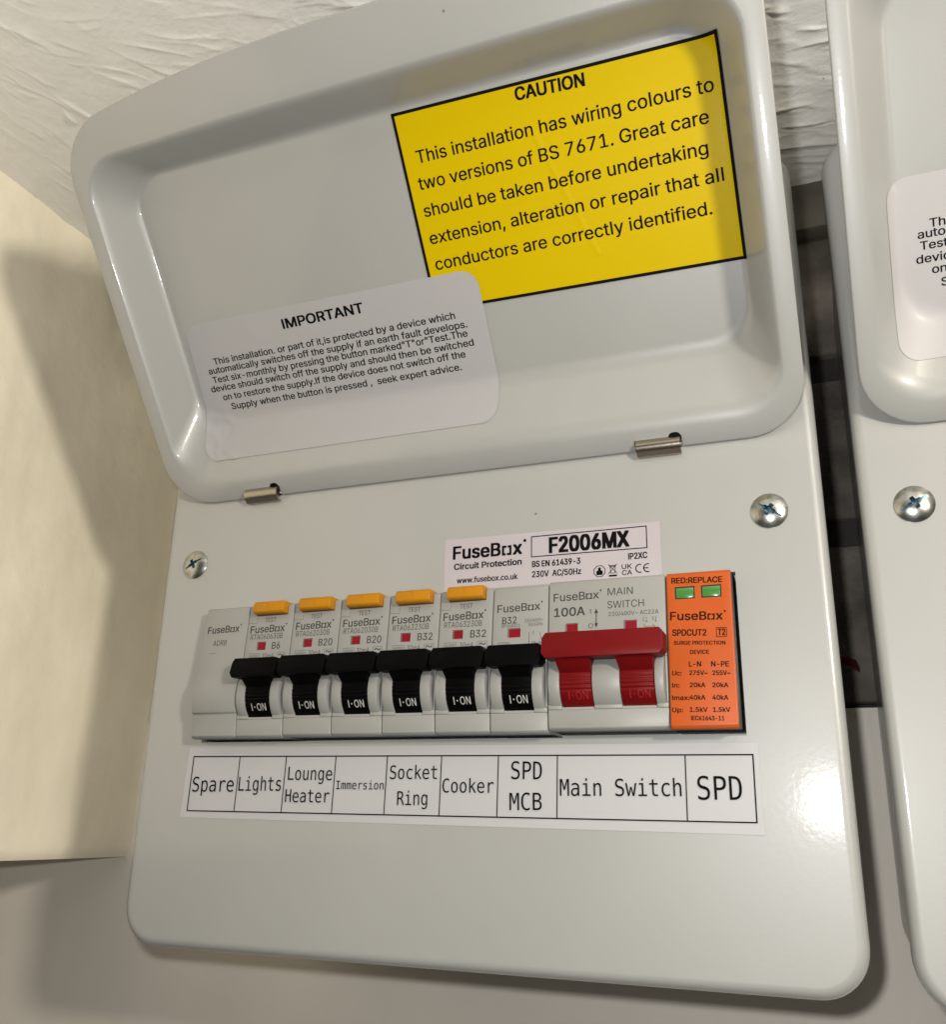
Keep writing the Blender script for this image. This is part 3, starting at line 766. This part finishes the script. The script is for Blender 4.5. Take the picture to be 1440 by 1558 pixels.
# its twin in the neighbouring lid
t2 = thing('safety_sticker', LF2, 'opaque white safety sticker in the lid of the neighbouring fuse box', 'sticker', 'white safety stickers in the lids')
M['sticker_white'] = mat('opaque_white_sticker', (0.41, 0.40, 0.405), 0.5, coat=0.05, coat_rough=0.2, bump=[(40, 0.1, 1.0)])
off = LF2.un((1415, 346), surf2)              # foot of the first letter of the first line
q1 = Vector(local[1][0]); tl = LF2.un((1353, 262), surf2); bl = LF2.un((1368, 548), surf2)
wd2 = 113.0; hg2 = 51.0
x_l = LF2.un((1358, 420), surf2).x; z_t = LF2.un((1420, 261), surf2).z; z_b = LF2.un((1420, 545), surf2).z
sheet('backing', [(x_l, z_b), (x_l + wd2, z_b), (x_l + wd2, z_t), (x_l, z_t)], 6.0, M['sticker_white'], t2, surf2, .2, 90, 50)
px2 = [None, (1415, 346), (1397, 364), (1401, 381), (1395, 402), (1419, 416), (1433, 435)]
for i in range(7):
    lb = MB()
    L_ = (Vector(local[i][1]) - Vector(local[i][0])).length
    if i == 0: a = Vector((x_l + 38, z_t - 8.0))
    else: q = LF2.un(px2[i], surf2); a = Vector((q.x, q.z))
    put(lb, 'IMPORTANT' if i == 0 else LINES[i - 1], a, a + Vector((L_, 0)), 3.5 if i == 0 else 2.35, lambda x, z: surf2(x, z) - .27, 'sans', .026 if i == 0 else .012)
    lb.build('lettering', M['print_black'], t2)

# product label on the cover
def c3(x, y): return (660 + x / 4.0, 780 + y / 4.0)
t = thing('product_label', U1, 'pale lilac product label printed F2006MX above the breakers', 'label')
a = U1.un(c3(72, 168)); b = U1.un(c3(1377, 52))
sheet('backing', [(a.x, 111.9), (b.x, 111.9), (b.x, b.z), (a.x, a.z)], 0, M['lilac'], t, 0.0, .10, 6, 4)
D1 = -.15
lb = MB()
a = U1.un(c3(118, 288)); b = U1.un(c3(541, 252)); brand(lb, (a.x, a.z), (b.x, b.z), 4.5, D1, .024)
for s, pl_, pr_, cap, bo in (('Circuit Protection', c3(125, 350), c3(538, 316), 2.05, .024), ('www.fusebox.co.uk', c3(142, 432), c3(513, 404), 1.85, .016),
        ('F2006MX', c3(703, 249), c3(1195, 207), 5.3, .03), ('BS EN 61439-3', c3(600, 333), c3(895, 311), 2.0, .022), ('230V  AC/50Hz', c3(600, 395), c3(900, 374), 2.0, .018), ('IP2XC', c3(1186, 286), c3(1303, 276), 2.0, .02)):
    put_px(lb, U1, s, pl_, pr_, cap, 0.0, .15, 'sans', bo)
lb.build('lettering', M['print_black'], t)
fb = MB(); q = [U1.un(c3(*p)) for p in ((597, 270), (1300, 213), (1295, 82), (597, 148))]
fb.loop([(p.x, p.z) for p in q], .32, D1); fb.build('border', M['print_black'], t)
sy = MB()
def ring(cx, cz, r, wd, a0, a1, n, dep):
    pts = [(cx + r * math.cos(math.radians(a0 + (a1 - a0) * i / n)), cz + r * math.sin(math.radians(a0 + (a1 - a0) * i / n))) for i in range(n + 1)]
    for i in range(n):
        ai = math.radians(a0 + (a1 - a0) * i / n); aj = math.radians(a0 + (a1 - a0) * (i + 1) / n); r0, r1 = r - wd / 2, r + wd / 2
        sy.flat([(cx + r0 * math.cos(ai), cz + r0 * math.sin(ai)), (cx + r1 * math.cos(ai), cz + r1 * math.sin(ai)), (cx + r1 * math.cos(aj), cz + r1 * math.sin(aj)), (cx + r0 * math.cos(aj), cz + r0 * math.sin(aj))], dep)
p = U1.un(c3(1011, 357)); ring(p.x, p.z, 1.85, .24, 22.5, 382.5, 8, D1)
sy.flat([(p.x + .5 * math.cos(i * .785), p.z + .75 + .5 * math.sin(i * .785)) for i in range(8)], D1)
sy.flat([(p.x - .95, p.z - 1.2), (p.x + .95, p.z - 1.2), (p.x + 1.05, p.z - .1), (p.x + .4, p.z + .4), (p.x - .4, p.z + .4), (p.x - 1.05, p.z - .1)], D1)
p = U1.un(c3(1092, 350)); sy.line((p.x - 1.3, p.z - 1.0), (p.x + 1.3, p.z + 1.8), .2, D1); sy.line((p.x - 1.3, p.z + 1.8), (p.x + 1.3, p.z - 1.0), .2, D1 - .01)
sy.loop([(p.x - .65, p.z - .9), (p.x + .65, p.z - .9), (p.x + .85, p.z + 1.2), (p.x - .85, p.z + 1.2)], .18, D1 - .02); sy.flat([(p.x - 1.25, p.z - 2.0), (p.x + 1.25, p.z - 2.0), (p.x + 1.25, p.z - 1.45), (p.x - 1.25, p.z - 1.45)], D1)
sy.line((p.x - 1.05, p.z + 1.45), (p.x + 1.05, p.z + 1.45), .2, D1 - .03)
p = U1.un(c3(1178, 345)); put(sy, 'UK', (p.x - 1.55, p.z + .15), (p.x + 1.55, p.z + .15), 1.5, D1, 'sans', .01); put(sy, 'CA', (p.x - 1.55, p.z - 1.75), (p.x + 1.55, p.z - 1.75), 1.5, D1, 'sans', .01)
p = U1.un(c3(1270, 338)); ring(p.x - .65, p.z, 1.25, .34, 70, 290, 12, D1); ring(p.x + 1.75, p.z, 1.25, .34, 70, 290, 12, D1); sy.line((p.x + .7, p.z), (p.x + 1.7, p.z), .32, D1 - .01)
sy.build('symbols', M['print_black'], t)

# circuit names under the devices
t = thing('circuit_label', U1, 'long white paper label naming the circuits below the breakers', 'label')
def c7(x, y): return (260 + x / 1.565, 1100 + y / 1.565)
pc = [U1.un(p) for p in ((274, 1243), (1165, 1270.5), (1153.5, 1130), (289.5, 1137))]
sheet('backing', [(q.x, q.z) for q in pc], 0, M['paper'], t, 0.0, .12, 40, 6, lambda x, z: .10 * max(0, noise.noise(Vector((x * .05, z * .05, 1)))) + (.5 * max(0, (x - 203) / 6) * max(0, (46 - z) / 6) * .3))
D2 = -.38
tops = [(296.4, 1151), (365.4, 0), (437.6, 0), (513.7, 0), (591.6, 0), (673.4, 0), (758.4, 0), (847.9, 0), (1043.4, 0), (1146.3, 1148)]
bots = [(285.6, 1233), (357, 1234.2), (428.7, 1235.5), (505.4, 1236.7), (585, 1238.7), (669, 1240), (757, 1241.9), (848.5, 1244.4), (1047, 1249.5), (1152.6, 1251.4)]
gl = MB(); lw = .30
tA, tB = U1.un(tops[0]), U1.un(tops[-1]); bA, bB = U1.un(bots[0]), U1.un(bots[-1])
gl.loop([(bA.x, bA.z), (bB.x, bB.z), (tB.x, tB.z), (tA.x, tA.z)], lw + .06, D2)
for a, b in zip(tops[1:-1], bots[1:-1]):
    pb = U1.un(b); k = (pb.x - bA.x) / (bB.x - bA.x); pt = (tA * (1 - k) + tB * k); zb_ = bA.z * (1 - k) + bB.z * k
    gl.line((pt.x, pt.z), (pb.x, zb_), lw, D2 - .01)
gl.build('ruled_cells', M['print_black'], t)
for s, x0, y0, x1, y1, yt in (('Spare', 52, 163, 150, 163, 128), ('Lights', 162, 161, 263, 161, 128), ('Lounge', 280, 135, 385, 136, 104), ('Heater', 273, 188, 378, 189, 157),
        ('Immersion', 395, 157, 508, 158, 137), ('Socket', 523, 133, 635, 133, 101), ('Ring', 540, 195, 612, 195, 162), ('Cooker', 648, 165, 770, 166, 132),
        ('SPD', 812, 133, 885, 134, 91), ('MCB', 808, 207, 885, 207, 166), ('Main Switch', 928, 173, 1218, 174, 133), ('SPD', 1257, 182, 1363, 183, 126)):
    lb = MB(); cap = abs(U1.un(c7(x0, yt)).z - U1.un(c7(x0, y0)).z)
    put_px(lb, U1, s, c7(x0, y0), c7(x1, y1), cap, 0.0, .40, 'mono', -.012 if s != 'Immersion' else -.004); lb.build('lettering', M['print_black'], t)

# a scrap of dark red cable in the gap between the boxes
cb = MB(); n = 12; path = [(226, 92, 99.5), (231, 94, 99.5), (235, 97, 99.2), (237.4, 100, 98.6), (238.2, 103, 97.5)]
ringv = []
for k, c in enumerate(path):
    r_ = 1.9 if k < len(path) - 1 else 1.2
    ringv += [(c[0], c[1] + r_ * math.cos(2*math.pi*i/n), c[2] + r_ * math.sin(2*math.pi*i/n)) for i in range(n)]
fs = [(k*n+i, k*n+(i+1)%n, (k+1)*n+(i+1)%n, (k+1)*n+i) for k in range(len(path)-1) for i in range(n)] + [tuple(range(n)), tuple(range((len(path)-1)*n, len(path)*n))]
o = cb.add(ringv, fs).build('cable', M['cable'], smooth=True)
o['label'] = 'short dark red cable in the gap between the two fuse boxes'; o['category'] = 'cable'
